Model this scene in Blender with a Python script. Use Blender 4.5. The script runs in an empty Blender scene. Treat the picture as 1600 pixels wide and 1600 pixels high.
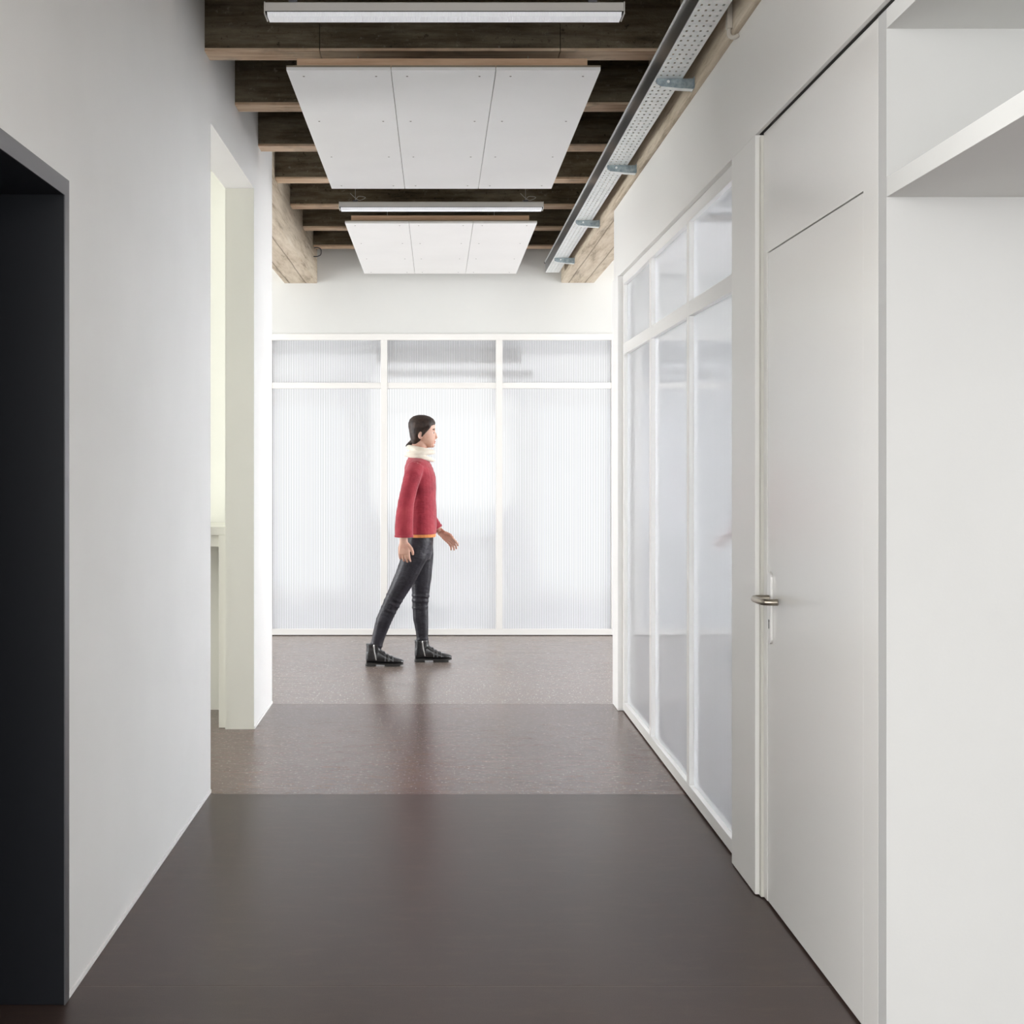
import bpy, bmesh, math, random
from mathutils import Vector, Matrix
random.seed(7)
S = bpy.context.scene
COL = S.collection
PI = math.pi

# ------------------------------------------------------------------ camera
cam = bpy.data.cameras.new('camera')
co = bpy.data.objects.new('camera', cam); COL.objects.link(co)
co.location = (0, 0, 1.37); co.rotation_euler = (PI/2, 0, 0)
cam.sensor_width = 36; cam.lens = 45.0
cam.shift_x = 0.0731; cam.shift_y = -0.0469
cam.clip_start = 0.05; cam.clip_end = 100
S.camera = co

# ------------------------------------------------------------------ world: even overcast sky
W = bpy.data.worlds.new('sky'); S.world = W; W.use_nodes = True
wn = W.node_tree.nodes; wn.clear()
bg = wn.new('ShaderNodeBackground'); wo = wn.new('ShaderNodeOutputWorld')
bg.inputs[0].default_value = (0.94, 0.97, 1.0, 1); bg.inputs[1].default_value = 1.1
W.node_tree.links.new(bg.outputs[0], wo.inputs[0])
S.view_settings.view_transform = 'Standard'
try: S.view_settings.look = 'None'
except Exception: pass
S.view_settings.gamma = 1; S.view_settings.use_curve_mapping = False
S.view_settings.exposure = 1.0

def portal(name, loc, rot, sx, sy, power, color=(1, 1, 1)):
    """area lamp set at an opening that is out of frame"""
    l = bpy.data.lights.new(name, 'AREA'); l.shape = 'RECTANGLE'; l.size = sx; l.size_y = sy
    l.energy = power; l.color = color
    o = bpy.data.objects.new(name, l); COL.objects.link(o); o.location = loc; o.rotation_euler = rot
    return o
# windows: hall ends, left and right rooms; added fill lamps: behind, entry, far room
portal('fill_behind', (-.6, -4.0, 1.8), (PI/2, 0, 0), 4.0, 2.5, 66, (1, .995, .98))
portal('fill_entry_left', (-4.4, -.9, 1.8), (0, -PI/2, 0), 2.5, 4.4, 150, (1, .995, .98))
portal('fill_entry_right', (4.4, -1.2, 1.8), (0, PI/2, 0), 2.5, 4.4, 30, (1, .995, .98))
portal('daylight_hall_left', (-4.95, 8.8, 1.6), (0, -PI/2, 0), 2.4, 2.1, 82, (.97, .985, 1))
portal('daylight_hall_right', (4.95, 8.8, 1.6), (0, PI/2, 0), 2.4, 2.1, 82, (.97, .985, 1))
portal('daylight_left_room', (-4.3, 5.6, 1.6), (0, -PI/2, 0), 2.1, 2.2, 40, (1, 1, .97))
portal('daylight_right_room', (4.95, 4.6, 1.55), (0, PI/2, 0), 1.3, 4.6, 150, (.96, .98, 1))
portal('fill_far_room_left', (-4.95, 11.4, 1.6), (0, -PI/2, 0), 2.1, 1.8, 105, (.96, .98, 1))  # added lamps that brighten the room behind the end panes
portal('fill_far_room_right', (4.95, 11.4, 1.6), (0, PI/2, 0), 2.1, 1.8, 105, (.96, .98, 1))

# ------------------------------------------------------------------ helpers
def tag(o, label=None, cat=None, group=None, kind=None):
    if label: o['label'] = label
    if cat: o['category'] = cat
    if group: o['group'] = group
    if kind: o['kind'] = kind
    return o

def empty(name, loc=(0, 0, 0), **k):
    o = bpy.data.objects.new(name, None); COL.objects.link(o); o.location = loc
    o.empty_display_size = .1
    return tag(o, **k)

def obj(name, bm, mat, parent=None, smooth=False, bevel=0, **k):
    bmesh.ops.recalc_face_normals(bm, faces=bm.faces)
    me = bpy.data.meshes.new(name); bm.to_mesh(me); bm.free()
    if smooth:
        for p in me.polygons: p.use_smooth = True
    me.materials.append(mat)
    o = bpy.data.objects.new(name, me); COL.objects.link(o)
    if parent is not None:
        o.parent = parent
        root = parent
        off = Vector((0, 0, 0))
        while root is not None:
            off += Vector(root.location); root = root.parent
        o.location = -off          # meshes are written in world coordinates
    if bevel:
        b = o.modifiers.new('bevel', 'BEVEL'); b.width = bevel; b.segments = 2; b.limit_method = 'ANGLE'
        b.harden_normals = False
    return tag(o, **k)

def NB(): return bmesh.new()

def box(bm, x0, x1, y0, y1, z0, z1):
    vs = [bm.verts.new((x, y, z)) for x in (x0, x1) for y in (y0, y1) for z in (z0, z1)]
    for f in ((0, 1, 3, 2), (4, 6, 7, 5), (0, 4, 5, 1), (2, 3, 7, 6), (0, 2, 6, 4), (1, 5, 7, 3)):
        bm.faces.new([vs[i] for i in f])
    return bm

def bx(*a): return box(NB(), *a)

def prism(bm, pts, axis, a0, a1):
    """2-D polygon pts extruded along axis ('x': pts=(y,z), 'y': pts=(x,z), 'z': pts=(x,y))"""
    def P(p, a):
        return {'x': (a, p[0], p[1]), 'y': (p[0], a, p[1]), 'z': (p[0], p[1], a)}[axis]
    A = [bm.verts.new(P(p, a0)) for p in pts]; B = [bm.verts.new(P(p, a1)) for p in pts]
    n = len(pts)
    bm.faces.new(A); bm.faces.new(B[::-1])
    for i in range(n): bm.faces.new((A[i], A[(i+1) % n], B[(i+1) % n], B[i]))
    return bm

def grid_wall(us, zs, hole, axis, t0, t1):
    """a wall with openings as one closed solid: cells where hole(u,z) is True are left out"""
    bm = NB(); cache = {}
    def V(i, j, t):
        k = (i, j, t)
        if k not in cache:
            u, z = us[i], zs[j]
            cache[k] = bm.verts.new((t, u, z) if axis == 'x' else (u, t, z))
        return cache[k]
    nu, nz = len(us)-1, len(zs)-1
    full = lambda i, j: 0 <= i < nu and 0 <= j < nz and not hole((us[i]+us[i+1])/2, (zs[j]+zs[j+1])/2)
    for i in range(nu):
        for j in range(nz):
            if not full(i, j): continue
            for t in (t0, t1): bm.faces.new((V(i, j, t), V(i+1, j, t), V(i+1, j+1, t), V(i, j+1, t)))
            for (di, dj, a, b) in ((-1, 0, (i, j), (i, j+1)), (1, 0, (i+1, j), (i+1, j+1)), (0, -1, (i, j), (i+1, j)), (0, 1, (i, j+1), (i+1, j+1))):
                if not full(i+di, j+dj):
                    bm.faces.new((V(*a, t0), V(*b, t0), V(*b, t1), V(*a, t1)))
    return bm

def loft(bm, rings, n=16):
    """rings: (centre, u, ru, v, rv[, power]); closed capped tube"""
    prev = None; loops = []
    for r in rings:
        c, u, ru, v, rv = r[:5]; pw = r[5] if len(r) > 5 else 1.0
        c, u, v = Vector(c), Vector(u), Vector(v)
        lp = []
        for k in range(n):
            a = 2*PI*k/n; ca, sa = math.cos(a), math.sin(a)
            ca = math.copysign(abs(ca)**pw, ca); sa = math.copysign(abs(sa)**pw, sa)
            lp.append(bm.verts.new(c + u*ru*ca + v*rv*sa))
        loops.append(lp)
    for A, B in zip(loops, loops[1:]):
        for k in range(n): bm.faces.new((A[k], A[(k+1) % n], B[(k+1) % n], B[k]))
    bm.faces.new(loops[0][::-1]); bm.faces.new(loops[-1])
    return bm

def path(bm, pts, radii, side=(0, 1, 0), n=12, flat=1.0):
    """tapering tube along pts; lateral axis 'side', radii = number or (lateral, sagittal)"""
    pts = [Vector(p) for p in pts]; side = Vector(side).normalized(); R = []
    for i, p in enumerate(pts):
        a = pts[max(i-1, 0)]; b = pts[min(i+1, len(pts)-1)]
        t = (b-a).normalized()
        s = (side - t*side.dot(t)).normalized(); w = t.cross(s).normalized()
        r = radii[i]; rl, rs = (r, r) if not isinstance(r, tuple) else r
        R.append((p, s, rl, w, rs))
    return loft(bm, R, n)

def catmull(pts, k=6):
    P = [Vector(p) for p in pts]; out = []
    for i in range(len(P)-1):
        p0 = P[max(i-1, 0)]; p1 = P[i]; p2 = P[i+1]; p3 = P[min(i+2, len(P)-1)]
        for j in range(k):
            t = j/k
            out.append(0.5*((2*p1)+(p2-p0)*t+(2*p0-5*p1+4*p2-p3)*t*t+(3*p1-p0-3*p2+p3)*t**3))
    out.append(P[-1]); return out

def ball(bm, c, rx, ry, rz, seg=16, rng=10):
    r = bmesh.ops.create_uvsphere(bm, u_segments=seg, v_segments=rng, radius=1)
    bmesh.ops.transform(bm, matrix=Matrix.Translation(c) @ Matrix.Diagonal((rx, ry, rz, 1)), verts=r['verts'])
    return bm

# ------------------------------------------------------------------ materials
def mat(name, color=(.8, .8, .8), rough=.5, metal=0, spec=.5, coat=0, coat_rough=.1):
    m = bpy.data.materials.new(name); m.use_nodes = True
    b = m.node_tree.nodes['Principled BSDF']
    b.inputs['Base Color'].default_value = (*color, 1); b.inputs['Roughness'].default_value = rough
    b.inputs['Metallic'].default_value = metal; b.inputs['Specular IOR Level'].default_value = spec
    b.inputs['Coat Weight'].default_value = coat; b.inputs['Coat Roughness'].default_value = coat_rough
    return m, b, m.node_tree.nodes, m.node_tree.links

def coords(N, L, scale=(1, 1, 1), kind='Object'):
    tc = N.new('ShaderNodeTexCoord'); mp = N.new('ShaderNodeMapping')
    mp.inputs['Scale'].default_value = scale
    L.new(tc.outputs[kind], mp.inputs[0]); return mp.outputs[0]

def noise(N, L, vec, scale, detail=4, rough=.55):
    n = N.new('ShaderNodeTexNoise'); n.inputs['Scale'].default_value = scale
    n.inputs['Detail'].default_value = detail; n.inputs['Roughness'].default_value = rough
    L.new(vec, n.inputs['Vector']); return n.outputs[0]

def ramp(N, L, fac, stops):
    r = N.new('ShaderNodeValToRGB'); e = r.color_ramp.elements
    while len(e) < len(stops): e.new(.5)
    for i, (p, c) in enumerate(stops):
        e[i].position = p; e[i].color = (*c, 1) if len(c) == 3 else c
    L.new(fac, r.inputs[0]); return r.outputs[0]

def bump(N, L, b, h, strength=.1, dist=.01):
    n = N.new('ShaderNodeBump'); n.inputs['Strength'].default_value = strength; n.inputs['Distance'].default_value = dist
    L.new(h, n.inputs['Height']); L.new(n.outputs[0], b.inputs['Normal'])

def mixc(N, L, fac, a, b, mode='MIX'):
    m = N.new('ShaderNodeMix'); m.data_type = 'RGBA'; m.blend_type = mode
    for s, v in ((m.inputs[0], fac), (m.inputs[6], a), (m.inputs[7], b)):
        if hasattr(v, 'links'): L.new(v, s)
        else: s.default_value = v if isinstance(v, (int, float)) else (*v, 1)
    return m.outputs[2]

def plaster(name, color, rough=.75, spec=.3):
    m, b, N, L = mat(name, color, rough, 0, spec)
    v = coords(N, L)
    n = noise(N, L, v, 2.2, 3); c = ramp(N, L, n, [(.35, tuple(x*.975 for x in color)), (.65, color)])
    L.new(c, b.inputs['Base Color'])
    bump(N, L, b, noise(N, L, v, 140, 3), .08, .002)
    return m

M_wall = plaster('white_plaster', (.86, .855, .84))
M_bulk = plaster('bulkhead_paint', (.76, .76, .74))
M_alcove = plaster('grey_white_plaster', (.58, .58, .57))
M_end = plaster('end_wall_plaster', (.69, .695, .68))
M_cream = plaster('cream_plaster', (.80, .80, .74))
M_reveal = plaster('reveal_cream_paint', (.70, .695, .63), .5)

def gloss_paint(name, color, rough=.3):
    m, b, N, L = mat(name, color, rough, 0, .5)
    v = coords(N, L)
    bump(N, L, b, noise(N, L, v, 60, 2), .02, .002)
    return m
M_door = gloss_paint('satin_white_lacquer', (.84, .83, .80), .22)
M_fascia = gloss_paint('satin_white_fascia', (.83, .82, .79), .35)
M_frame = gloss_paint('white_frame_paint', (.80, .79, .77), .4)
M_casing = gloss_paint('offwhite_casing_paint', (.84, .83, .80), .35)
M_gap, *_ = mat('dark_gap', (.02, .018, .015), .9)

# brown linoleum (two batches; hall lengths paler still, the light there put into colour)
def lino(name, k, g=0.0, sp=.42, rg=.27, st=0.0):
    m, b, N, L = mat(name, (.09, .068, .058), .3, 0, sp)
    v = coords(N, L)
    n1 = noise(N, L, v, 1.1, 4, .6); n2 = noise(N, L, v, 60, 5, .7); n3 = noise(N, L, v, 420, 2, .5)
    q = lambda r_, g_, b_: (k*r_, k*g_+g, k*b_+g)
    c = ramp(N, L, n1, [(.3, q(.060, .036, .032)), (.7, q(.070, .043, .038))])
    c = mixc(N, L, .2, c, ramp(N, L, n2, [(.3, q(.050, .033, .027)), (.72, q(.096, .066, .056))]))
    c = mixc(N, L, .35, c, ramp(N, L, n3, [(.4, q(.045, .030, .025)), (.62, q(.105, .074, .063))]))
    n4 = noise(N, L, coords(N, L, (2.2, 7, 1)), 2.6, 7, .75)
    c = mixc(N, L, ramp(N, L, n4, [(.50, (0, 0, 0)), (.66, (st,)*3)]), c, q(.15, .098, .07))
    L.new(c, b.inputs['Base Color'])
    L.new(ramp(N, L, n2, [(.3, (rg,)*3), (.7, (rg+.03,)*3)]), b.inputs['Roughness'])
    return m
M_lino = lino('brown_linoleum', 1.0, 0, .33, .29, .18); M_lino2 = lino('paler_brown_linoleum', 2.1, .006, .6, .25, .24); M_lino_hall_lit = lino('brown_linoleum_hall_lit', 3.1, .034, .75, .25, .16)
M_pale, *_ = mat('pale_screed', (.55, .55, .56), .5)
M_seam, *_ = mat('lino_weld', (.26, .21, .19), .5)

# dark stained rib concrete
M_rib, b, N, L = mat('stained_rib_concrete', (.06, .045, .03), .85, 0, .25)
v = coords(N, L, (1.2, 1.2, 5)); vf = coords(N, L, (1, 1, 1))
n1 = noise(N, L, v, 1.9, 7, .7); n2 = noise(N, L, vf, 30, 6, .75); n3 = noise(N, L, coords(N, L, (.9, 1, 9)), 3.2, 6, .7)
c = ramp(N, L, n1, [(.30, (.030, .019, .011)), (.45, (.12, .09, .056)), (.56, (.20, .165, .115)), (.70, (.32, .28, .21))])
c = mixc(N, L, .5, c, ramp(N, L, n3, [(.34, (.022, .014, .008)), (.52, (.17, .135, .085)), (.68, (.28, .24, .17))]))
c = mixc(N, L, ramp(N, L, n2, [(.60, (0, 0, 0)), (.70, (.75, .75, .75))]), c, (.32, .28, .22))
c = mixc(N, L, ramp(N, L, n2, [(.32, (.8, .8, .8)), (.40, (0, 0, 0))]), c, (.018, .012, .008))
L.new(c, b.inputs['Base Color']); bump(N, L, b, n2, .6, .012)

# timber lath under each rib
def wood(name, stops, scale=(1.5, 22, 22), rough=.7, darkstain=.5):
    m, b, N, L = mat(name, stops[0][1], rough, 0, .3)
    n = noise(N, L, coords(N, L, scale), 2.2, 5, .65)
    c = ramp(N, L, n, stops)
    st = noise(N, L, coords(N, L, (2.5, 3, 3)), 2.4, 4, .6)
    c = mixc(N, L, ramp(N, L, st, [(.52, (0, 0, 0)), (.74, (darkstain,)*3)]), c, (.09, .055, .035))
    L.new(c, b.inputs['Base Color']); bump(N, L, b, n, .25, .004)
    return m
M_lath = wood('old_lath_wood', [(.3, (.48, .31, .19)), (.5, (.70, .52, .36)), (.72, (.84, .70, .53))])
M_batten = wood('new_pine_batten', [(.3, (.66, .42, .26)), (.55, (.78, .54, .36)), (.75, (.84, .62, .44))], (2, 30, 30), .6, .1)

# light board-marked girder concrete
M_gird, b, N, L = mat('board_marked_concrete', (.45, .39, .31), .85, 0, .25)
n1 = noise(N, L, coords(N, L, (2, .5, 2)), 1.6, 6, .65)
n2 = noise(N, L, coords(N, L), 30, 6, .75)
sk = N.new('ShaderNodeTexCoord'); mp = N.new('ShaderNodeMapping'); mp.inputs['Rotation'].default_value = (.45, 0, .3); mp.inputs['Scale'].default_value = (9, 1.0, 14)
L.new(sk.outputs['Object'], mp.inputs[0]); n3 = noise(N, L, mp.outputs[0], 1.7, 7, .72)
c = ramp(N, L, n1, [(.3, (.42, .33, .24)), (.5, (.58, .50, .39)), (.7, (.68, .61, .50))])
c = mixc(N, L, .6, c, ramp(N, L, n3, [(.36, (.15, .11, .075)), (.46, (.48, .40, .30)), (.56, (.62, .54, .43)), (.7, (.74, .67, .57))]))
c = mixc(N, L, ramp(N, L, n2, [(.64, (0, 0, 0)), (.72, (.6, .6, .6))]), c, (.16, .12, .085))
wv = N.new('ShaderNodeTexWave'); wv.wave_type = 'BANDS'; wv.bands_direction = 'X'; wv.inputs['Scale'].default_value = 2.4; wv.inputs['Distortion'].default_value = .3
L.new(coords(N, L), wv.inputs['Vector'])
c = mixc(N, L, ramp(N, L, wv.outputs['Fac'], [(.0, (.7, .7, .7)), (.02, (0, 0, 0))]), c, (.12, .09, .06))
L.new(c, b.inputs['Base Color']); bump(N, L, b, n3, .4, .01)

M_slab = M_rib
M_black, b, N, L = mat('blue_black_steel', (.012, .0135, .018), .42, 0, .5)
bump(N, L, b, noise(N, L, coords(N, L), 300, 2), .03, .001)
M_steeledge, *_ = mat('worn_steel_edge', (.22, .22, .235), .35, .6)
M_board = plaster('white_acoustic_board', (.90, .90, .895), .8)
M_boardedge, *_ = mat('board_raw_edge', (.30, .26, .20), .9)
M_screw, *_ = mat('screw_head', (.16, .14, .12), .4, .7)
M_housing = gloss_paint('luminaire_housing', (.60, .58, .55), .35)
# prismatic diffuser: fine cross ribs
M_diff, b, N, L = mat('prismatic_diffuser', (.86, .87, .90), .25, 0, .5)
wv = N.new('ShaderNodeTexWave'); wv.wave_type = 'BANDS'; wv.bands_direction = 'X'; wv.inputs['Scale'].default_value = 60
L.new(coords(N, L), wv.inputs['Vector'])
L.new(ramp(N, L, wv.outputs['Fac'], [(0, (.80, .81, .86)), (1, (.92, .93, .95))]), b.inputs['Base Color'])
bump(N, L, b, wv.outputs['Fac'], .3, .003)
b.inputs['Emission Color'].default_value = (.92, .95, 1, 1); b.inputs['Emission Strength'].default_value = .10

M_galv, b, N, L = mat('galvanised_steel', (.62, .66, .66), .45, .35, .5)
n = noise(N, L, coords(N, L), 30, 4, .7)
L.new(ramp(N, L, n, [(.35, (.72, .76, .76)), (.65, (.86, .88, .87))]), b.inputs['Base Color'])
M_galvd, b, N, L = mat('blue_zinc_bracket', (.24, .30, .33), .38, .6, .5)
n = noise(N, L, coords(N, L), 45, 4, .7)
L.new(ramp(N, L, n, [(.35, (.22, .28, .31)), (.65, (.42, .49, .52))]), b.inputs['Base Color'])
M_wire, *_ = mat('thin_wire', (.55, .53, .48), .4, .6)
M_cable, *_ = mat('cable_sheath', (.10, .10, .11), .5)
M_pvc, *_ = mat('pale_conduit', (.50, .46, .40), .5)
M_nickel, *_ = mat('brushed_nickel', (.42, .38, .32), .28, 1)
M_plate, *_ = mat('satin_steel_plate', (.80, .79, .77), .3, .35)

# twin-wall polycarbonate
def polycarb(name, pitch, axis, tint, clear=.55, rough=.22, contrast=.5, rib=.6):
    m = bpy.data.materials.new(name); m.use_nodes = True
    N = m.node_tree.nodes; L = m.node_tree.links; N.clear()
    out = N.new('ShaderNodeOutputMaterial')
    tc = N.new('ShaderNodeTexCoord'); sp = N.new('ShaderNodeSeparateXYZ'); L.new(tc.outputs['Object'], sp.inputs[0])
    mu = N.new('ShaderNodeMath'); mu.operation = 'MULTIPLY'; mu.inputs[1].default_value = 2*PI/pitch
    L.new(sp.outputs[axis], mu.inputs[0])
    sn = N.new('ShaderNodeMath'); sn.operation = 'SINE'; L.new(mu.outputs[0], sn.inputs[0])
    mr = N.new('ShaderNodeMapRange'); mr.inputs[1].default_value = -1; mr.inputs[2].default_value = 1
    mr.inputs[3].default_value = clear-contrast*.5; mr.inputs[4].default_value = clear+contrast*.5
    L.new(sn.outputs[0], mr.inputs[0])
    tr = N.new('ShaderNodeBsdfTranslucent'); tr.inputs[0].default_value = (*tint, 1)
    df = N.new('ShaderNodeBsdfDiffuse'); df.inputs[0].default_value = (.8, .8, .82, 1)
    td = N.new('ShaderNodeMixShader'); td.inputs[0].default_value = .25
    L.new(tr.outputs[0], td.inputs[1]); L.new(df.outputs[0], td.inputs[2])
    rf = N.new('ShaderNodeBsdfRefraction'); rf.inputs['IOR'].default_value = 1.12; rf.inputs['Roughness'].default_value = rough
    cr = N.new('ShaderNodeValToRGB'); cr.color_ramp.elements[0].position = .05; cr.color_ramp.elements[0].color = (*[x*rib for x in tint], 1)
    cr.color_ramp.elements[1].position = .6; cr.color_ramp.elements[1].color = (*tint, 1)
    m01 = N.new('ShaderNodeMapRange'); m01.inputs[1].default_value = -1; m01.inputs[2].default_value = 1; L.new(sn.outputs[0], m01.inputs[0]); L.new(m01.outputs[0], cr.inputs[0])
    L.new(cr.outputs[0], rf.inputs[0]); L.new(cr.outputs[0], tr.inputs[0])
    bp = N.new('ShaderNodeBump'); bp.inputs['Strength'].default_value = .25; bp.inputs['Distance'].default_value = .002
    L.new(sn.outputs[0], bp.inputs['Height']); L.new(bp.outputs[0], rf.inputs['Normal'])
    mx = N.new('ShaderNodeMixShader'); L.new(mr.outputs[0], mx.inputs[0]); L.new(td.outputs[0], mx.inputs[1]); L.new(rf.outputs[0], mx.inputs[2])
    gl = N.new('ShaderNodeBsdfGlossy'); gl.inputs['Roughness'].default_value = .06; gl.inputs[0].default_value = (1, 1, 1, 1)
    fr = N.new('ShaderNodeFresnel'); fr.inputs[0].default_value = 1.5
    m2 = N.new('ShaderNodeMixShader'); L.new(fr.outputs[0], m2.inputs[0]); L.new(mx.outputs[0], m2.inputs[1]); L.new(gl.outputs[0], m2.inputs[2])
    L.new(m2.outputs[0], out.inputs[0])
    return m
M_poly_end = polycarb('ribbed_polycarbonate', .0135, 'X', (.985, .987, 1), .40, .30, .7, .52)
M_poly_side = polycarb('clouded_polycarbonate', .0125, 'Y', (.97, .98, 1), .60, .35, .2, .9)
M_clear = bpy.data.materials.new('window_glass'); M_clear.use_nodes = True
_b = M_clear.node_tree.nodes['Principled BSDF']; _b.inputs['Transmission Weight'].default_value = 1; _b.inputs['Roughness'].default_value = 0; _b.inputs['IOR'].default_value = 1.02

# ------------------------------------------------------------------ floor (linoleum lengths with welded seams)
fl = obj('floor', bx(-5, 5, -4.05, 10.27, -.12, -.0005), M_seam, kind='structure')
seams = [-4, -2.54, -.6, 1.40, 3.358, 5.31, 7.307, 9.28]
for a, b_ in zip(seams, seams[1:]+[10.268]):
    obj('linoleum_sheet', bx(-5, 5, a+.0016, b_-.0016, -.0004, 0), M_lino if b_ < 5.4 else M_lino2 if b_ < 7.4 else M_lino_hall_lit, fl)

XL, XR = -.946, 1.03
# ------------------------------------------------------------------ left wall with its two openings
def hole_l(u, z):
    return (2.25 < u < 3.273 and z < 2.093) or (5.345 < u < 6.615 and z < 2.795)
obj('wall_left', grid_wall([2.0, 2.25, 3.273, 5.345, 6.615, 7.333], [0, 2.093, 2.795, 3.5], hole_l, 'x', XL-.149, XL), M_wall, kind='structure')
for (a, b_) in ((2.0, 2.25), (3.273, 5.345), (6.615, 7.333)):
    obj('baseboard_left', bx(XL, XL+.004, a, b_-.002, 0, .012), M_wall, kind='structure')

# dark steel portal in the left wall
d1 = obj('door_1', bx(-1.64, -1.60, 2.2, 3.4, 0, 2.2), M_black, kind='structure', label='blue-black panel closing the dark steel lined portal in left wall')
def lining(name, x0, x1, y0, y1, z0, z1): obj(name, bx(x0, x1, y0, y1, z0, z1), M_black, d1, bevel=.0015)
lining('jamb', -1.60, XL+.002, 3.239, 3.272, .001, 2.092)
lining('jamb', -1.60, XL+.002, 2.251, 2.284, .001, 2.092)
lining('head', -1.60, XL+.002, 2.284, 3.239, 2.052, 2.092)
tr = NB(); box(tr, XL+.002, XL+.005, 3.237, 3.274, .001, 2.094); box(tr, XL+.002, XL+.005, 2.25, 3.2369, 2.05, 2.094); box(tr, XL+.002, XL+.005, 2.25, 2.286, .001, 2.0499)
obj('steel_edge_trim', tr, M_steeledge, d1, label='grey steel edge trim')

# unseen entry room around and behind the camera, opened to admit fill light
def unseen_wall(name, us, zs, hole, axis, t0, t1): return obj(name, grid_wall(us, zs, hole, axis, t0, t1), M_wall, kind='structure')
unseen_wall('wall_entry_near_unseen', [-4.5, -1.0955], [0, 3.5], lambda u, z: False, 'y', 2.0, 2.15)
unseen_wall('wall_entry_left_unseen', [-4.1, -3.2, 1.4, 2.0], [0, .45, 3.1, 3.5], lambda u, z: -3.2 < u < 1.4 and .45 < z < 3.1, 'x', -4.65, -4.5)
unseen_wall('wall_back_unseen', [-4.5, -2.65, 1.45, 4.5], [0, .45, 3.1, 3.5], lambda u, z: -2.65 < u < 1.45 and .45 < z < 3.1, 'y', -4.2, -4.05)
obj('ceiling_entry_unseen', bx(-4.65, -1.0955, -4.2, 2.15, 3.3, 3.4), M_wall, kind='structure')  # unseen white ceilings added to bounce light onto the upper walls
obj('ceiling_entry_unseen', bx(-1.095, 1.26, -4.05, 1.3, 3.2, 3.3), M_wall, kind='structure')

# left side room seen through the second opening
obj('wall_side_room', grid_wall([-4.5, -1.0955], [0, 3.0], lambda u, z: False, 'y', 7.135, 7.33), M_cream, kind='structure', label='cream wall of left side room behind narrow counter')
obj('wall_side_room_near', bx(-4.5, -1.0955, 3.45, 3.6, 0, 3.0), M_cream, kind='structure')
obj('wall_side_room_outer', grid_wall([3.6, 4.4, 6.8, 7.135], [0, .5, 2.7, 3.0], lambda u, z: 4.4 < u < 6.8 and .5 < z < 2.7, 'x', -4.5, -4.35), M_cream, kind='structure')
obj('ceiling_side_room', bx(-4.35, -1.0955, 3.6, 7.135, 3.0, 3.1), M_cream, kind='structure')
# far reveal of the opening is painted greenish cream
obj('trim_1', bx(XL-.149, XL-.001, 6.611, 6.6149, .0, 2.794), M_reveal, kind='structure', label='greenish cream door reveal lining beside counter')

ct = empty('counter', (-1.6, 6.87, 0), label='narrow cream counter on slab ends against the side room wall, left doorway', cat='counter')
obj('counter_top', bx(-2.3, -1.097, 6.64, 7.13, 1.0, 1.045), M_reveal, ct, bevel=.002)
obj('leg_panel', bx(-1.133, -1.097, 6.64, 7.13, 0.001, 1.0), M_reveal, ct, bevel=.002)
obj('leg_panel', bx(-2.3, -2.264, 6.64, 7.13, 0.001, 1.0), M_reveal, ct, bevel=.002)
obj('apron', bx(-2.264, -1.133, 6.66, 6.68, .94, 1.0), M_reveal, ct)

# ------------------------------------------------------------------ end wall with polycarbonate glazing
YE = 10.22
obj('wall_end', grid_wall([-5, 5], [2.41, 3.5], lambda u, z: False, 'y', YE, YE+.15), M_end, kind='structure')
w2 = empty('window_2', (0, YE, 0), kind='structure')
MP = .9195
mxs = [-1.369-MP*3+MP*i for i in range(10)]          # mullion left edges
mxs = [m for m in mxs if -4.3 < m < 5]
MW = .051
obj('top_rail', bx(-4.99, 4.99, YE-.012, YE+.05, 2.358, 2.409), M_frame, w2, bevel=.0015)
obj('bottom_rail', bx(-4.99, 4.99, YE-.012, YE+.05, .006, .052), M_frame, w2, bevel=.0015)
obj('shadow_gap', bx(-4.99, 4.99, YE+.0, YE+.05, .001, .006), M_gap, w2)
edges = [-4.99-MW]+mxs+[4.99]
for m in mxs: obj('mullion', bx(m, m+MW, YE-.014, YE+.05, .052, 2.358), M_frame, w2, bevel=.0015)
for a, b_ in zip(edges, edges[1:]):
    x0, x1 = a+MW, b_
    if x1-x0 < .05: continue
    obj('transom', bx(x0, x1, YE-.010, YE+.045, 1.973, 2.019), M_frame, w2, bevel=.0015)
    obj('pane', bx(x0+.001, x1-.001, YE+.016, YE+.026, .053, 1.972), M_poly_end, w2)
    obj('pane', bx(x0+.001, x1-.001, YE+.016, YE+.026, 2.02, 2.357), M_poly_end, w2)

obj('floor_far_room', bx(-5, 5, 10.271, 13.0, -.12, 0), M_pale, kind='structure')
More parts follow.
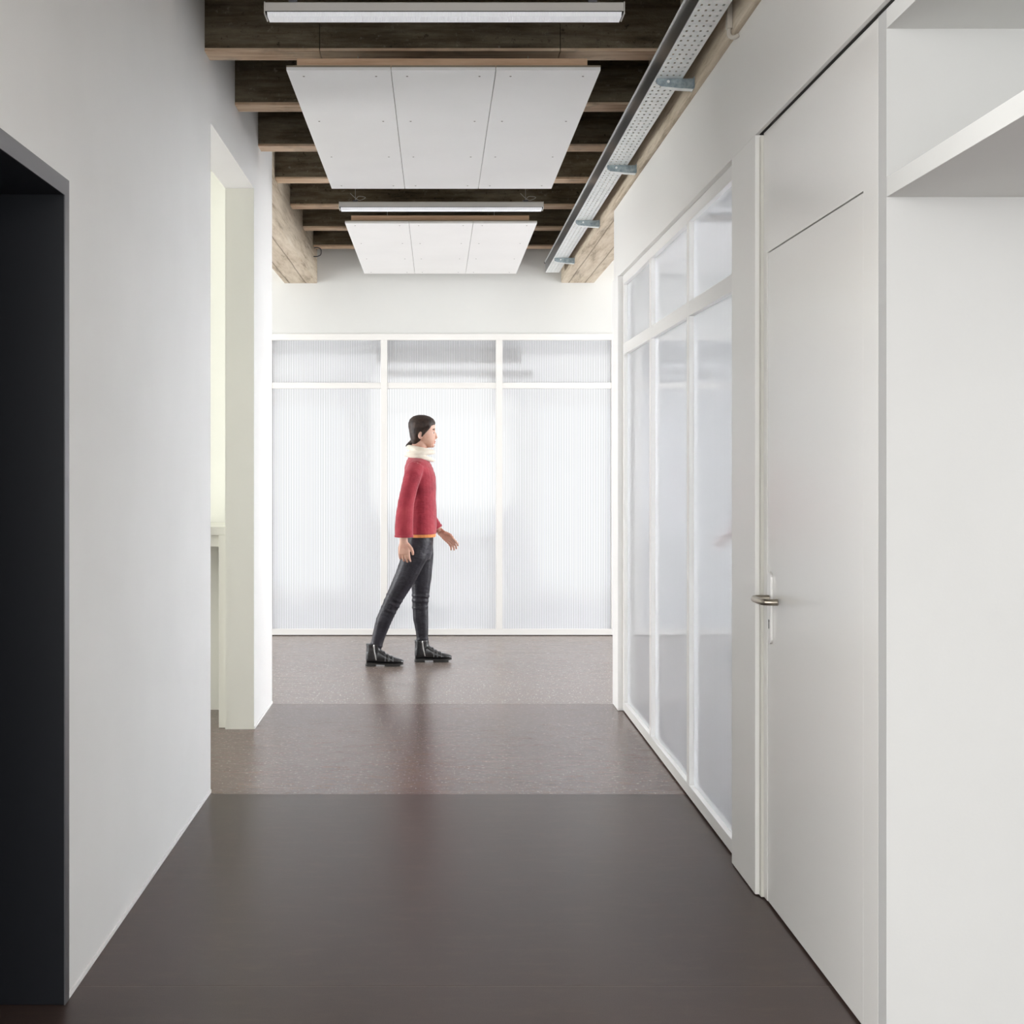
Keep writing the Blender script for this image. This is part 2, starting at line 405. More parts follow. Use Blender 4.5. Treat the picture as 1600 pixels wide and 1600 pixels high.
# room beyond it: low sill, tall windows left and right, higher window in the middle
def hole_far(u, z):
    if -2.0 < u < -.86 or .95 < u < 2.1: return .10 < z < 2.0
    if -.55 < u < .65: return .62 < z < 1.9
    return False
obj('wall_far_room', grid_wall([-5, -2.0, -.86, -.55, .65, .95, 2.1, 5], [0, .10, .62, 1.9, 2.0, 2.9], hole_far, 'y', 12.5, 12.7), M_wall, kind='structure')
obj('ceiling_far_room', bx(-5, 5, YE+.15, 12.5, 2.9, 3.0), M_wall, kind='structure')
cf = obj('trim_2', bx(-5, 5, 10.95, 11.15, 2.31, 2.899), M_wall, kind='structure')
obj('beam', bx(-.52, .72, 10.87, 10.949, 2.23, 2.36), M_rib, cf)
obj('beam', bx(-.45, .85, 11.3, 11.38, 2.13, 2.20), M_rib, cf)
for (a, b_, z0, z1) in ((-2.0, -.86, .10, 2.0), (.95, 2.1, .10, 2.0), (-.55, .65, .62, 1.9)):
    wf = empty('window_far', (a, 12.6, z0), kind='structure'); f = NB()
    for (x0, x1, y0, y1) in ((a, a+.05, z0, z1), (b_-.05, b_, z0, z1), (a+.05, b_-.05, z0, z0+.05), (a+.05, b_-.05, z1-.05, z1)): box(f, x0, x1, 12.56, 12.62, y0, y1)
    obj('frame', f, M_frame, wf)
    obj('pane', bx(a+.05, b_-.05, 12.585, 12.591, z0+.05, z1-.05), M_clear, wf)

for sx in (-1, 1):
    unseen_wall('wall_far_room', [10.37, 10.5, 12.3, 12.7], [0, .5, 2.65, 2.9], lambda u, z: 10.5 < u < 12.3 and .5 < z < 2.65, 'x', sx*5.0, sx*5.15)  # unseen side walls, windows added for the far-room fill lamps
obj('ceiling_hall_unseen', bx(-5, -1.225, 7.335, YE-.001, 3.3, 3.4), M_wall, kind='structure')  # unseen white ceilings added to throw more light into the hall
obj('ceiling_hall_unseen', bx(1.26, 5, 7.312, YE-.001, 3.3, 3.4), M_wall, kind='structure')

# cross hall outer walls
obj('wall_hall_left', grid_wall([7.333, 7.7, 9.9, 10.22], [0, .3, 2.9, 3.5], lambda u, z: 7.7 < u < 9.9 and .3 < z < 2.9, 'x', -5.15, -5), M_wall, kind='structure')
obj('wall_hall_right', grid_wall([2.0, 2.3, 6.9, 7.7, 9.9, 10.22], [0, .3, .9, 2.2, 2.9, 3.5], lambda u, z: (7.7 < u < 9.9 and .3 < z < 2.9) or (2.3 < u < 6.9 and .9 < z < 2.2), 'x', 5, 5.15), M_wall, kind='structure')

# ------------------------------------------------------------------ right side
obj('wall_hall_near', bx(1.14, 5, 7.16, 7.31, 0, 3.5), M_wall, kind='structure')
wr = obj('wall_right', bx(1.01, 1.14, -4, 7.31, 2.415, 2.8145), M_fascia, kind='structure')
obj('shadow_gap', bx(1.022, 1.09, 2.0, 4.06, 2.4132, 2.4145), M_gap, wr)
obj('corner_post', bx(1.002, 1.139, 7.10, 7.31, .001, 2.4145), M_wall, wr, bevel=.003)
obj('casing_panel', bx(1.009, 1.139, 4.062, 4.385, .004, 2.4145), M_casing, wr, bevel=.002)
obj('casing_stop', bx(1.022, 1.10, 4.038, 4.061, .004, 2.406), M_reveal, wr, label='darker recessed strip beside the door frame')
# door surround panels
surr = grid_wall([2.990, 3.095, 3.995, 4.037], [.006, 2.030, 2.413], lambda u, z: 3.095 < u < 3.995 and z < 2.03, 'x', XR, XR+.045)
obj('door_surround', surr, M_door, wr, bevel=.0012)
obj('floor_gap', bx(1.04, 1.09, 2.934, 4.06, .0005, .006), M_gap, wr)
obj('dark_backing', bx(1.081, 1.11, 2.96, 4.06, .0005, 2.40), M_gap, wr)

door = obj('door_2', bx(XR+.0012, XR+.042, 3.0985, 3.9915, .008, 2.0265), M_door, kind='structure', bevel=.0015,
           label='flush white door leaf with lever handle in right wall')
# handle set
hp = NB(); pts = []
yc, w_, z0, z1 = 3.950, .021, .8145, 1.038
for k in range(13): a = PI*k/12; pts.append((yc+w_*math.cos(a), z1-w_+w_*math.sin(a)))
for k in range(13): a = PI+PI*k/12; pts.append((yc+w_*math.cos(a), z0+w_+w_*math.sin(a)))
prism(hp, pts, 'x', XR-.0065, XR+.0012)
plate = obj('handle_plate', hp, M_plate, door, bevel=.0012)
lev = catmull([(XR-.004, 3.950, .956), (XR-.03, 3.950, .956), (XR-.050, 3.946, .956), (XR-.057, 3.930, .956), (XR-.057, 3.90, .956), (XR-.056, 3.862, .956), (XR-.052, 3.838, .956), (XR-.040, 3.828, .956), (XR-.012, 3.826, .956)], 5)
obj('lever', path(NB(), lev, [.0098]*len(lev), (0, 0, 1), 14), M_nickel, plate, smooth=True, label='brushed nickel lever handle')
kh = NB(); box(kh, XR-.0072, XR-.006, yc-.0025, yc+.0025, .862, .885); ball(kh, (XR-.0066, yc, .886), .0006, .0048, .0048)
obj('keyhole', kh, M_gap, plate)

# glazed partition, three by two
w1 = empty('window_1', (XR, 5.7, 0), kind='structure')
ys0, ys1 = 4.385, 7.10
obj('top_rail', bx(XR, XR+.06, ys0, ys1, 2.362, 2.4145), M_frame, w1, bevel=.0015)
obj('bottom_rail', bx(XR, XR+.06, ys0, ys1, .008, .055), M_frame, w1, bevel=.0015)
obj('shadow_gap', bx(XR+.012, XR+.06, ys0, ys1, .001, .008), M_gap, w1)
muls = [(4.36, 4.40), (5.235, 5.285), (6.165, 6.215), (7.06, 7.10)]
for i, (a, b_) in enumerate(muls):
    if i in (1, 2): obj('mullion', bx(XR, XR+.06, a, b_, .055, 2.362), M_frame, w1, bevel=.0015)
obj('mullion', bx(XR, XR+.06, 7.06, 7.0995, .055, 2.362), M_frame, w1, bevel=.0015)
obj('mullion', bx(XR, XR+.06, 4.3855, 4.40, .055, 2.362), M_frame, w1, bevel=.0015)
for (a, b_), (c_, d_) in zip(muls, muls[1:]):
    obj('transom', bx(XR, XR+.055, b_, c_, 1.975, 2.035), M_frame, w1, bevel=.0015)
    obj('pane', bx(XR+.020, XR+.030, b_+.001, c_-.001, .056, 1.974), M_poly_side, w1)
    obj('pane', bx(XR+.020, XR+.030, b_+.001, c_-.001, 2.036, 2.361), M_poly_side, w1)
obj('ceiling_right_room', bx(1.14, 5, 2.95, 7.16, 2.815, 2.9), M_wall, kind='structure')

# white alcove on the near right with a thin high shelf board
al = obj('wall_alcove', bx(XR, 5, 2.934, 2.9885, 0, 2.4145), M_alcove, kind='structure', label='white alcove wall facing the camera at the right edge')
obj('ceiling_alcove', bx(XR, 2.42, 1.0, 2.9338, 2.368, 2.4145), M_bulk, kind='structure')
obj('ceiling_entry_unseen', bx(1.26, 5, -4.05, 2.933, 3.2, 3.3), M_wall, kind='structure')
obj('trim_3', bx(XR, 2.2995, 1.0, 2.9338, 1.982, 2.027), M_bulk, kind='structure', bevel=.001, label='thin white bulkhead board across the alcove')
unseen_wall('wall_entry_right_unseen', [-4.1, -3.4, 1.0, 3.03], [0, .45, 3.1, 3.5], lambda u, z: -3.4 < u < 1.0 and .45 < z < 3.1, 'x', 4.5, 4.65)  # unseen, its opening added for the right-hand fill lamp

# ------------------------------------------------------------------ ceiling: slab, ribs with lath soffits, girders
ce = obj('ceiling', bx(-5, 5, -4, YE+.15, 3.5, 3.62), M_slab, kind='structure')
SP = .7785
for i in range(-5, 7):
    y = 5.209+SP*i
    cuts = [-.955, -.48, .50, .99] if i == 0 else [-.955, .99]
    rb = NB()
    for a, b_ in zip(cuts, cuts[1:]): box(rb, a+(.003 if a > -.9 else 0), b_, y, y+.118, 3.063, 3.499)
    r = obj('ceiling_rib', rb, M_rib, ce, label='first rib with two vertical joints' if i == 0 else None)
    for a, b_ in zip(cuts, cuts[1:]):
        lb = bx(a+(.003 if a > -.9 else 0), b_, y-.002, y+.120, 3.05, 3.0625)
        obj('lath', lb, M_lath, r, bevel=.002)
gl = NB(); ch = .0
box(gl, -1.22, -.957, 7.334, YE-.001, 2.812, 3.499)
obj('girder', gl, M_gird, ce, bevel=.008, label='left board-marked concrete girder')
obj('girder', bx(.99, 1.255, -4, YE-.001, 2.815, 3.499), M_gird, ce, bevel=.008, label='right board-marked concrete girder')

# ------------------------------------------------------------------ suspended acoustic panels
CX = .024
def acoustic(y0, y1, hang, label):
    t = empty('acoustic_panel', (CX, (y0+y1)/2, 2.87), label=label, cat='ceiling panel', group='suspended acoustic ceiling panels')
    for k in range(3):
        x0 = CX-.6+.4*k
        b_ = obj('board', bx(x0+.0012, x0+.4-.0012, y0, y1, 2.87, 2.8825), M_board, t, bevel=.0008)
        e = NB(); box(e, x0+.001, x0+.399, y0, y1, 2.8826, 2.889)
        obj('raw_edge', e, M_boardedge, b_)
        for r in range(4):
            yy = y0+.075+r*(y1-y0-.15)/3
            for dx in (.06, .34):
                s = NB(); bmesh.ops.create_cone(s, cap_ends=True, segments=10, radius1=.0042, radius2=.0042, depth=.0012, matrix=Matrix.Translation((x0+dx, yy, 2.8696)))
                obj('screw', s, M_screw, b_)
    n = 4
    for r in range(n):
        yy = y0+.03+r*(y1-y0-.10)/(n-1)
        obj('batten', bx(CX-.562, CX+.552, yy, yy+.04, 2.8895, 2.925), M_batten, t, bevel=.001)
    for xx in (CX-.35, CX+.35):
        for yy in hang:
            obj('hanger_wire', path(NB(), [(xx, yy, 2.8895), (xx, yy, 3.049)], [.0015]*2, (1, 0, 0), 6), M_wire, t)
acoustic(4.878, 6.977, (5.27, 6.825), 'large white three-board acoustic panel hanging nearer, in front of second light')
acoustic(7.979, 10.09, (8.38, 9.94), 'white three-board acoustic panel hanging farther, close to the end wall')

# ------------------------------------------------------------------ luminaires
def luminaire(y, label):
    t = empty('linear_light', (CX, y+.04, 2.844), label=label, cat='ceiling light', group='suspended linear lights')
    prof = [(y, 2.858), (y, 2.886), (y+.008, 2.890), (y+.072, 2.890), (y+.08, 2.886), (y+.08, 2.858)]
    L0, L1 = CX-.589, CX+.589
    obj('housing', prism(NB(), prof, 'x', L0, L1), M_housing, t, bevel=.001)
    seam = NB(); box(seam, L0-.001, L1+.001, y-.001, y+.081, 2.8562, 2.8578)
    obj('seam', seam, M_gap, t)
    pd = [(y+.002, 2.856), (y+.012, 2.844), (y+.068, 2.844), (y+.078, 2.856)]
    obj('diffuser', prism(NB(), pd, 'x', L0+.006, L1-.006), M_diff, t)
    for xx in (L0-.004, L1+.0005): obj('end_cap', bx(xx, xx+.0035, y+.0005, y+.0795, 2.850, 2.8895), M_housing, t)
    for xx in (CX-.50, CX+.49):
        c = obj('clip', bx(xx-.014, xx+.014, y+.02, y+.06, 2.8905, 2.902), M_cable, t)
        obj('wire', path(NB(), [(xx, y+.04, 2.90), (xx, y+.04, 3.045 if y < 5 else 3.5)], [.0012]*2, (1, 0, 0), 6), M_wire, t)
        if y > 6:
            loop = catmull([(xx+.0, y+.04, 2.903), (xx+.02, y+.03, 2.925), (xx+.06, y+.03, 2.918), (xx+.03, y+.04, 2.905), (xx+.005, y+.05, 2.915), (xx-.03, y+.04, 2.945)], 5)
            obj('loose_wire_end', path(NB(), loop, [.0018]*len(loop), (0, 1, 0), 6), M_wire, t)
luminaire(4.205, 'long white linear light nearest the camera, cut by the top of the photo')
luminaire(7.407, 'long white linear light hanging farther back, between the two acoustic panels')

# ------------------------------------------------------------------ cable tray
tx0, tx1, tz = .840, .944, 2.855
ty0, ty1 = 1.6, 9.93
tray = empty('cable_tray', (.89, ty0, tz), label='perforated galvanised cable tray running along the right concrete girder', cat='cable tray')
bm = NB(); pitch = .05; sl = .034; rows = [tx0+.016+.024*k for k in range(4)]; hw = .0036
xs = [tx0]
for r in rows: xs += [r-hw, r+hw]
xs.append(tx1)
ys = []; y = ty0
while y < ty1-.001:
    ys += [y, y+sl]; y += pitch
ys = [q for q in ys if q < ty1]+[ty1]
def tray_hole(i, j): return (i % 2 == 1) and (j % 2 == 1)
vc = {}
def TV(i, j, z):
    if (i, j, z) not in vc: vc[(i, j, z)] = bm.verts.new((xs[i], ys[j], z))
    return vc[(i, j, z)]
nx, ny = len(xs)-1, len(ys)-1
solid = lambda i, j: 0 <= i < nx and 0 <= j < ny and not (i % 2 == 1 and j % 2 == 1)
for i in range(nx):
    for j in range(ny):
        if not solid(i, j): continue
        for z in (tz, tz+.0015): bm.faces.new((TV(i, j, z), TV(i+1, j, z), TV(i+1, j+1, z), TV(i, j+1, z)))
        for di, dj, p, q in ((-1, 0, (i, j), (i, j+1)), (1, 0, (i+1, j), (i+1, j+1)), (0, -1, (i, j), (i+1, j)), (0, 1, (i, j+1), (i+1, j+1))):
            if not solid(i+di, j+dj): bm.faces.new((TV(*p, tz), TV(*q, tz), TV(*q, tz+.0015), TV(*p, tz+.0015)))
obj('perforated_bottom', bm, M_galv, tray)
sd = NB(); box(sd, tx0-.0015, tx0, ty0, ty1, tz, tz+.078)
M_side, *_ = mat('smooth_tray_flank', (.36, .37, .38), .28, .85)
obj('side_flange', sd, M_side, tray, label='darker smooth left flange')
obj('side_flange', bx(tx1, tx1+.0015, ty0, ty1, tz, tz+.06), M_galv, tray)
lp = path(NB(), [(tx0-.004, ty0, tz+.079), (tx0-.004, ty1-.02, tz+.079)], [.0048]*2, (1, 0, 0), 10)
obj('rolled_lip', lp, M_galv, tray, smooth=True)
obj('lip_cap', path(NB(), [(tx0-.004, ty1-.02, tz+.079), (tx0-.004, ty1+.012, tz+.079)], [.0075]*2, (1, 0, 0), 10), M_cable, tray)
for yb, lab in ((3.50, 'zinc bracket under the tray just above the top of the photo'), (4.93, 'zinc bracket under the cable tray, nearest the camera, largest in the photo'), (6.36, 'zinc bracket under the cable tray, second from the camera'), (7.80, 'zinc bracket under the cable tray, third from the camera'), (9.22, 'zinc bracket at the far end of the cable tray')):
    t = empty('tray_bracket', (.99, yb, tz-.02), label=lab, cat='bracket', group='brackets under the cable tray')
    web = NB()
    prism(web, [(tx0+.006, tz-.003), (.988, tz-.003), (.988, tz-.040), (.93, tz-.037), (tx0+.022, tz-.030), (tx0+.006, tz-.020)], 'y', yb, yb+.003)
    obj('web', web, M_galvd, t)
    obj('top_flange', bx(tx0+.006, .988, yb, yb+.04, tz-.0028, tz-.0002), M_galvd, t)
    fb = NB(); vs = [fb.verts.new(p) for p in ((tx0+.022, yb, tz-.030), (.93, yb, tz-.037), (.9865, yb, tz-.040), (.9865, yb+.03, tz-.040), (.93, yb+.03, tz-.037), (tx0+.022, yb+.03, tz-.030))]
    vt = [fb.verts.new(v.co-Vector((0, 0, .002))) for v in vs]
    fb.faces.new(vs); fb.faces.new(vt[::-1])
    for k in range(6): fb.faces.new((vs[k], vs[(k+1) % 6], vt[(k+1) % 6], vt[k]))
    obj('bottom_flange', fb, M_galv, t)
    obj('wall_plate', bx(.9865, .9899, yb-.012, yb+.05, 2.8155, tz+.004), M_galvd, t, bevel=.001)
    bo = NB(); bmesh.ops.create_cone(bo, cap_ends=True, segments=6, radius1=.006, radius2=.006, depth=.005, matrix=Matrix.Translation((tx0+.05, yb-.0026, tz-.013)) @ Matrix.Rotation(PI/2, 4, 'X'))
    obj('bolt', bo, M_galv, t)

# conduit on the right girder
cd = empty('conduit', (.98, 4.30, 2.81), label='pale vertical conduit on the right concrete girder near top of photo', cat='conduit')
obj('channel', bx(.972, .9895, 4.285, 4.312, 2.83, 3.45), M_pvc, cd, bevel=.002)
pp = catmull([(.980, 4.298, 2.835), (.980, 4.297, 2.812), (.988, 4.29, 2.800), (1.0, 4.285, 2.800), (1.0085, 4.28, 2.806)], 5)
obj('bent_pipe', path(NB(), pp, [.0075]*len(pp), (0, 1, 0), 10), M_pvc, cd, smooth=True)
cl = catmull([(-.952, 9.9, 3.04), (-.93, 9.9, 3.045), (-.90, 9.9, 3.03), (-.90, 9.9, 2.99), (-.93, 9.9, 2.975), (-.956, 9.9, 2.975)], 4)
tag(obj('cable', path(NB(), cl, [.004]*len(cl), (0, 1, 0), 8), M_cable, smooth=True), 'short black cable loop at far end of left girder', 'cable')

# ------------------------------------------------------------------ the walking person (faces +X, right side to the camera)
def fabric(name, stops, scale=9, rough=.8, sheen=0, wr=.35):
    m, b, N, L = mat(name, stops[0][1], rough, 0, .3)
    v = coords(N, L); n = noise(N, L, v, scale, 5, .6)
    L.new(ramp(N, L, n, stops), b.inputs['Base Color'])
    b.inputs['Sheen Weight'].default_value = sheen
    bump(N, L, b, noise(N, L, coords(N, L, (1, 1, 2.2)), 22, 3), wr, .01)
    return m
M_skin, b, N, L = mat('skin', (.62, .37, .28), .5, 0, .4)
b.inputs['Subsurface Weight'].default_value = .08
L.new(ramp(N, L, noise(N, L, coords(N, L), 18, 3), [(.3, (.56, .31, .23)), (.7, (.66, .42, .33))]), b.inputs['Base Color'])
M_hair = fabric('dark_brown_hair', [(.3, (.016, .010, .008)), (.7, (.05, .028, .02))], 30, .5)
M_sweat = fabric('crimson_knit', [(.3, (.24, .018, .034)), (.5, (.35, .032, .052)), (.72, (.43, .055, .072))], 7, .85, .3, .5)
M_under = fabric('orange_shirt', [(.3, (.62, .22, .06)), (.7, (.75, .32, .12))])
M_scarf = fabric('cream_scarf', [(.3, (.74, .66, .55)), (.7, (.86, .82, .74))], 12, .9, .2)
M_pants = fabric('black_trousers', [(.3, (.012, .011, .016)), (.7, (.030, .028, .038))], 12, .42, 0, .5)
M_boot, b, N, L = mat('black_boot_leather', (.014, .014, .016), .22, 0, .6)
bump(N, L, b, noise(N, L, coords(N, L, (1, 1, 1)), 40, 3), .3, .004)
M_sole, *_ = mat('black_rubber_sole', (.02, .018, .017), .6)
M_strap, *_ = mat('glossy_boot_strap', (.12, .12, .125), .18, .5)
M_zip, *_ = mat('zip_metal', (.75, .75, .74), .25, .9)
M_eye, *_ = mat('eye_white', (.62, .58, .54), .4)
M_iris, *_ = mat('dark_iris', (.03, .018, .012), .2)
M_lip, *_ = mat('lips', (.50, .18, .15), .45)

PY = 8.78
pr = empty('person', (-.14, PY, 0), label='person walking right in crimson sweater, cream scarf, black trousers and black ankle boots', cat='person')
K = 227.8
def P(x, y, d=0.0): return ((x-683)/K, PY+d, 1.37-(y-725)/K)
def part(name, bm, m, parent=pr, vox=.005, sm=4, **k):
    o = obj(name, bm, m, parent, smooth=True, **k)
    if vox:
        r = o.modifiers.new('remesh', 'REMESH'); r.mode = 'VOXEL'; r.voxel_size = vox; r.use_smooth_shade = True
        s = o.modifiers.new('smooth', 'SMOOTH'); s.iterations = sm; s.factor = .5
    return o
def hz(x, y, d, rx, ry, pw=1.0): return (P(x, y, d), (1, 0, 0), rx, (0, 1, 0), ry, pw)

nearY, farY = -.085, .09
def leg_pts(near):
    if near:
        return [P(656, 842, nearY*.75), P(648, 868, nearY), P(634, 900, nearY), P(618, 930, nearY), P(609, 948, nearY), P(600, 968, nearY), P(593, 990, nearY), P(588, 1010, nearY), P(585, 1022, nearY)]
    return [P(657, 842, farY*.75), P(658, 868, farY), P(658, 900, farY), P(657, 930, farY), P(656, 948, farY), P(657, 968, farY), P(659, 988, farY), P(660, 1006, farY), P(660, 1018, farY)]
LR = [(.078, .082), (.080, .086), (.070, .074), (.057, .060), (.051, .055), (.050, .054), (.042, .045), (.035, .038), (.034, .036)]
def legs(bm, inset=0.0, last=9):
    for near in (True, False):
        path(bm, leg_pts(near)[:last], [(a-inset, b-inset) for a, b in LR][:last], (0, 1, 0), 18)
def torso(bm, g=0.0, top=True):
    R = [hz(655, 872, 0, .085+g, .130+g), hz(655, 858, 0, .100+g, .158+g), hz(656, 838, 0, .098+g, .152+g), hz(657, 815, 0, .088+g, .130+g), hz(657, 790, 0, .090+g, .132+g),
         hz(657, 765, 0, .100+g, .145+g), hz(656, 745, 0, .102+g, .160+g), hz(654, 730, 0, .092+g, .172+g), hz(653, 721, 0, .075+g, .150+g), hz(653, 713, 0, .055+g, .085+g)]
    if top: R.append(hz(655, 705, 0, .05, .05))
    return loft(bm, R, 24)

sh = [P(650, 729, -.175), P(650, 729, .175)]
armN = [P(651, 728, -.150), P(647, 740, -.185), P(641, 762, -.205), P(636, 784, -.215), P(633, 806, -.215), P(632, 826, -.212), P(632, 840, -.210)]
armF = [P(652, 728, .150), P(654, 742, .190), P(656, 764, .215), P(658, 785, .220), P(664, 800, .215), P(675, 818, .205), P(688, 833, .195)]
AR = [.052, .050, .046, .041, .039, .032, .026]

def hand(bm, wrist, down, palmn, fwd, curl):
    """wrist point, direction of the hand, palm normal, side the thumb is on"""
    w = Vector(wrist); d = Vector(down).normalized(); n = Vector(palmn).normalized(); f = Vector(fwd); f = (f-d*f.dot(d)).normalized()
    loft(bm, [(w-d*.02, f, .027, n, .021), (w+d*.012, f, .030, n, .019), (w+d*.045, f, .040, n, .017), (w+d*.080, f, .041, n, .014), (w+d*.092, f, .036, n, .011)], 16)
    for k, ln in enumerate((.068, .078, .073, .058)):
        off = .031-.0205*k; b0 = w+d*.080+f*off
        pts = [b0-d*.012, b0+d*.004]; ang = 0; cur = b0+d*.004
        for s_, fr in ((0, .42), (1, .32), (2, .26)):
            ang += curl*(.45+.35*s_)+k*.05
            dd = d*math.cos(ang)+n*math.sin(ang)+f*(.10-.07*k)*.6
            cur = cur+dd.normalized()*ln*fr; pts.append(cur)
        path(bm, pts, [.0098, .0098, .0088, .0080, .0066], f, 10)
    t0 = w+d*.028+f*.030
    path(bm, [t0-f*.015-d*.01, t0, t0+d*.028+f*.020+n*.006, t0+d*.052+f*.026+n*.014, t0+d*.070+f*.025+n*.020], [.014, .013, .0115, .0098, .0078], n, 10)

# body: one continuous skin surface, head to ankles
body = NB(); torso(body, -.012)
legs(body, .010)
hx, hy = 658, 675          # head centre in the figure's own sketch units
def hr(y, xc, rx, ry, pw=1.0): return hz(680+(xc-680)*.89, y, 0, rx*.89, ry, pw)
loft(body, [hr(699.5, 670, .018, .016), hr(697, 668.5, .034, .028), hr(693, 665.5, .058, .046), hr(687, 662, .079, .060), hr(680, 660, .090, .069), hr(672, 659, .094, .073), hr(664, 658, .096, .075), hr(658, 657, .090, .069), hr(653.5, 656.5, .068, .053), hr(651.3, 656, .034, .028)], 24)
path(body, [P(652, 716), P(653, 704), P(657, 690)], [(.062, .066), (.052, .056), (.05, .056)], (0, 1, 0), 18)
# nose, brow, chin, lips, ears
path(body, [P(678.2, 674.5), P(680.3, 679.5), P(682.2, 683.6), P(679.4, 685.6)], [(.009, .009), (.010, .010), (.0115, .010), (.009, .008)], (0, 1, 0), 10)
ball(body, P(678, 672.2, -.024), .010, .022, .006); ball(body, P(678, 672.2, .024), .010, .022, .006)
ball(body, P(675.6, 696.6), .016, .018, .013)
ball(body, P(678.4, 690.0), .0095, .020, .0048); ball(body, P(677.9, 692.4), .0092, .018, .0052)
for s_ in (-1, 1):
    ball(body, P(657, 680, s_*.074), .017, .007, .030)
path(body, armN, [max(r-.004, .022) for r in AR], (0, 1, 0), 14)
path(body, armF, [max(r-.004, .022) for r in AR], (0, 1, 0), 14)
hand(body, P(632, 842, -.210), (.03, 0, -1), (.25, 1, 0), (1, -.2, 0), .38)
hand(body, P(690, 835, .194), (.72, -.05, -.62), (-.62, .35, -.75), (.45, -.75, .6), .22)
part('body', body, M_skin, vox=.0036, sm=3)

# eyes and lips
for s_, nm in ((-1, 'eye'), (1, 'eye')):
    e = obj('eye', ball(NB(), P(675.6, 676.6, s_*.032), .0105, .0115, .0072), M_eye, pr, smooth=True)
    obj('iris', ball(NB(), P(677.2, 676.6, s_*.033), .0055, .006, .0062), M_iris, e, smooth=True)
    obj('eyebrow', path(NB(), [P(679.3, 671.4, s_*.012), P(678.9, 670.4, s_*.030), P(676.2, 671.2, s_*.048)], [.0028, .0034, .0022], (0, 0, 1), 8), M_hair, pr, smooth=True)
lp_ = NB(); ball(lp_, P(679.2, 690.0), .0085, .018, .0042); ball(lp_, P(678.7, 692.3), .0082, .016, .0045)
obj('lips', lp_, M_lip, pr, smooth=True)

# hair: cap over crown and back, swept to a short tail at the nape
hair = NB()
loft(hair, [hr(697, 645.5, .022, .030), hr(692, 646.5, .036, .052), hr(686, 648.5, .052, .070), hr(679, 650.5, .070, .0785), hr(672, 652.5, .083, .081), hr(667, 655.5, .100, .083), hr(661, 656.8, .106, .082), hr(655, 656.3, .094, .072), hr(650.5, 655.5, .064, .050), hr(648.3, 655, .026, .022)], 24)
path(hair, [P(674, 661.5, -.03), P(670, 668, -.066), P(662, 677, -.078), P(658, 684, -.074)], [.010, .012, .011, .005], (1, 0, 0), 10)
path(hair, [P(674, 661.5, .03), P(670, 668, .066), P(662, 677, .078), P(658, 684, .074)], [.010, .012, .011, .005], (1, 0, 0), 10)
path(hair, [P(650, 688), P(643, 692), P(638, 695), P(633.5, 698)], [(.030, .022), (.026, .020), (.018, .014), (.006, .006)], (0, 1, 0), 12)
part('hair', hair, M_hair, vox=.005, sm=3)

# scarf wound around the neck
sc = NB()
for k, (yy, rr, tilt) in enumerate(((702, .076, 3.2), (708, .094, -1.5), (714.5, .092, 4.0))):
    pts = [(P(655.5+math.cos(a)*rr*K*.95, yy-math.cos(a)*tilt*-1, math.sin(a)*rr)) for a in [2*PI*i/20 for i in range(21)]]
    path(sc, pts, [(.017, .023)]*21, (0, 0, 1), 10)
part('scarf', sc, M_scarf, vox=.006, sm=4)

# sweater: cropped, wide three-quarter sleeves
sw = NB()
loft(sw, [hz(658, 834, 0, .106, .158, .9), hz(658, 820, 0, .108, .155), hz(658, 800, 0, .106, .150), hz(657.5, 780, 0, .104, .152), hz(657, 762, 0, .108, .162), hz(656, 745, 0, .110, .175), hz(654, 731, 0, .098, .182), hz(653, 721, 0, .080, .155), hz(653, 713.5, 0, .064, .090)], 28)
path(sw, [P(651, 729, -.145), P(646, 741, -.184), P(640.5, 762, -.208), P(635.5, 784, -.219), P(633, 806, -.219), P(632.3, 822, -.216), P(632.5, 835, -.214)], [(.055, .058), (.056, .060), (.053, .056), (.050, .055), (.054, .060), (.054, .062), (.052, .062)], (0, 1, 0), 18)
path(sw, [P(652, 729, .145), P(654, 743, .188), P(656, 764, .215), P(658, 784, .222), P(664, 800, .216), P(673, 815, .207), P(683, 828, .200)], [(.055, .058), (.056, .060), (.053, .055), (.050, .052), (.052, .052), (.050, .048), (.046, .040)], (0, 1, 0), 18)
part('sweater', sw, M_sweat, vox=.006, sm=3)
for a_, b_, rr in ((P(632.5, 833.5, -.2145), P(632.5, 836.5, -.214), (.0545, .0645)), (P(681.6, 826.4, .201), P(684, 829.4, .199), (.048, .0425))):
    obj('cuff', path(NB(), [a_, b_], [rr, rr], (0, 1, 0), 20), M_sweat, pr, smooth=False, bevel=.003)
un = NB(); loft(un, [hz(658.5, 838.5, 0, .098, .150, .9), hz(658.5, 832, 0, .099, .150, .9)], 28)
obj('undershirt_hem', un, M_under, pr, bevel=.002, label='orange shirt hem showing below the sweater')

# trousers
tq = NB(); loft(tq, [hz(654, 874, 0, .080, .120), hz(654, 862, 0, .096, .150), hz(655.5, 846, 0, .094, .150), hz(657, 834, 0, .088, .142)], 24); legs(tq, 0.0)
for pts_, rr in ((leg_pts(True), LR), (leg_pts(False), LR)):      # creases behind the knee and over the boot
    for i0, t_, e_ in ((3, .1, .004), (3, .55, .004), (4, .1, .003), (6, .7, .004), (7, .3, .004)):
        p_ = Vector(pts_[i0]).lerp(Vector(pts_[i0+1]), t_); q_ = p_+(Vector(pts_[i0+1])-Vector(pts_[i0])).normalized()*.008
        r_ = (rr[i0][0]*(1-t_)+rr[i0+1][0]*t_+e_, rr[i0][1]*(1-t_)+rr[i0+1][1]*t_+e_)
        path(tq, [p_, q_], [r_, r_], (0, 1, 0), 18)
part('trousers', tq, M_pants, vox=.006, sm=4)

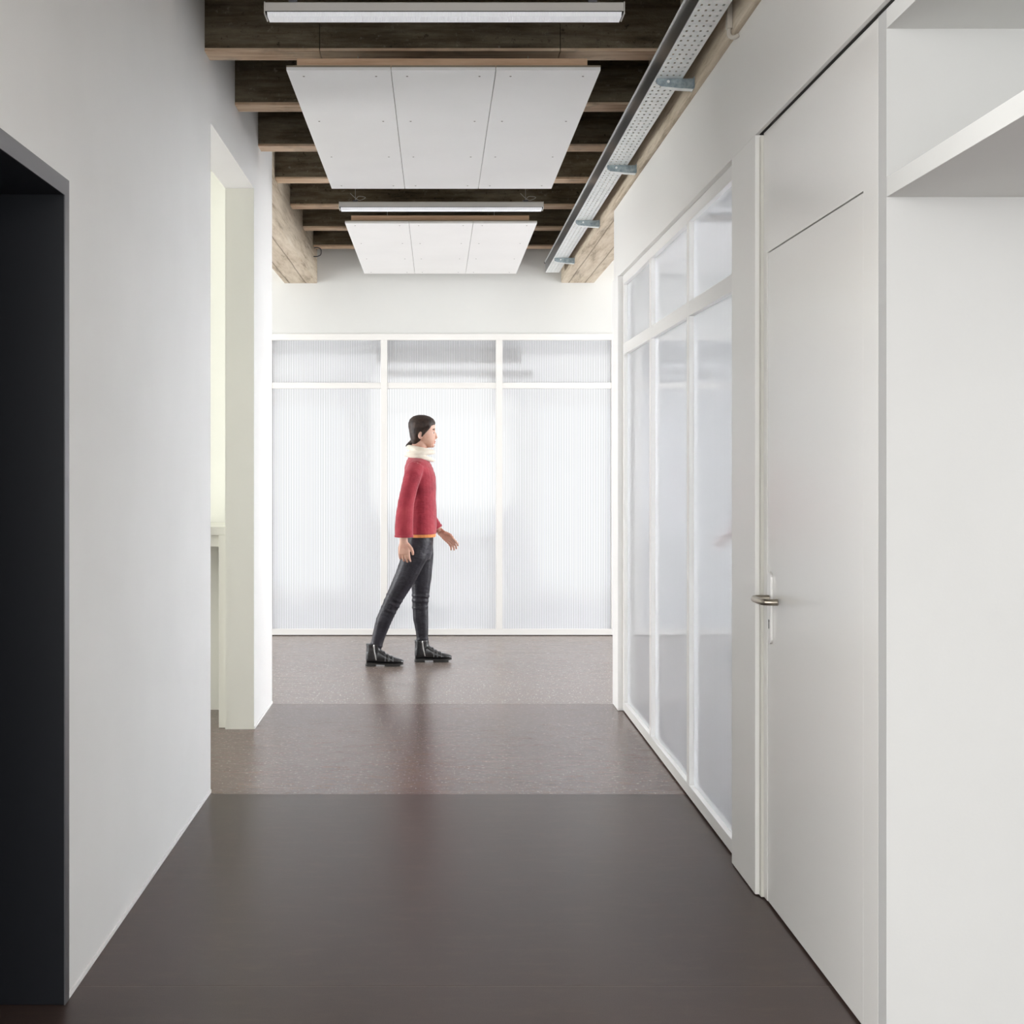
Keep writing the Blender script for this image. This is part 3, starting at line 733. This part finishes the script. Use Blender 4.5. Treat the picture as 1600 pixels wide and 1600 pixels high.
# ankle boots
def boot(ox, d, pitch, label):
    """ox: heel x (metres); d: lateral offset; pitch lifts the heel slightly"""
    Rm = Matrix.Translation((ox, PY+d, 0)) @ Matrix.Rotation(pitch, 4, 'Y')
    def T(bm): bmesh.ops.transform(bm, matrix=Rm, verts=bm.verts); return bm
    f = NB()
    sec = [(-.002, .105, .020), (.012, .118, .031), (.045, .125, .036), (.085, .120, .037), (.115, .100, .040), (.145, .080, .043), (.18, .066, .044), (.215, .056, .039), (.238, .049, .029), (.252, .042, .015)]
    loft(f, [((x, 0, (t+.021)/2), (0, 1, 0), w, (0, 0, 1), (t-.021)/2, .75) for x, t, w in sec], 22)
    loft(f, [((.052, 0, .045), (1, 0, 0), .058, (0, 1, 0), .037), ((.050, 0, .085), (1, 0, 0), .054, (0, 1, 0), .040), ((.046, 0, .125), (1, 0, 0), .049, (0, 1, 0), .041), ((.044, 0, .152), (1, 0, 0), .050, (0, 1, 0), .043)], 20)
    b_ = part('boot', T(f), M_boot, vox=.004, sm=3, label=label)
    so = [(-.004, 0), (.006, -.026), (.05, -.036), (.09, -.036), (.14, -.0425), (.18, -.0435), (.215, -.038), (.24, -.024), (.253, 0)]
    so = so+[(x, -y) for x, y in so[-2:0:-1]]
    obj('sole', T(prism(NB(), so, 'z', .014, .024)), M_sole, b_, bevel=.002)
    he = [(-.006, -.012), (.006, -.034), (.066, -.036), (.066, .036), (.006, .034), (-.006, .012)]
    obj('heel', T(prism(NB(), he, 'z', 0.0005, .0145)), M_sole, b_, bevel=.002)
    obj('ball_sole', T(prism(NB(), [(.125, -.036), (.14, -.042), (.20, -.041), (.230, -.028), (.230, .028), (.20, .041), (.14, .042), (.125, .036)], 'z', .0015, .0142)), M_sole, b_)
    z = NB(); path(z, [(.050, -.0455, .150), (.055, -.0445, .10), (.068, -.0405, .045)], [(.0035, .002)]*3, (1, 0, 0), 8); ball(z, (.050, -.048, .140), .005, .002, .011)
    obj('zip', T(z), M_zip, b_)
    for xx, hh, ww in ((.118, .100, .0415), (.142, .084, .0445), (.170, .072, .046)):
        s = NB(); a_ = [(xx+.012*math.cos(t), -ww*math.cos(t)*1.06, .040+(hh-.040)*math.sin(t)) for t in [PI*i/14 for i in range(15)]]
        path(s, a_, [(.0042, .0022)]*15, (1, 0, 0), 8); obj('strap', T(s), M_strap, b_)
boot((573.5-683)/K, nearY-.005, .02, None)
boot((648.5-683)/K, farY, 0, None)
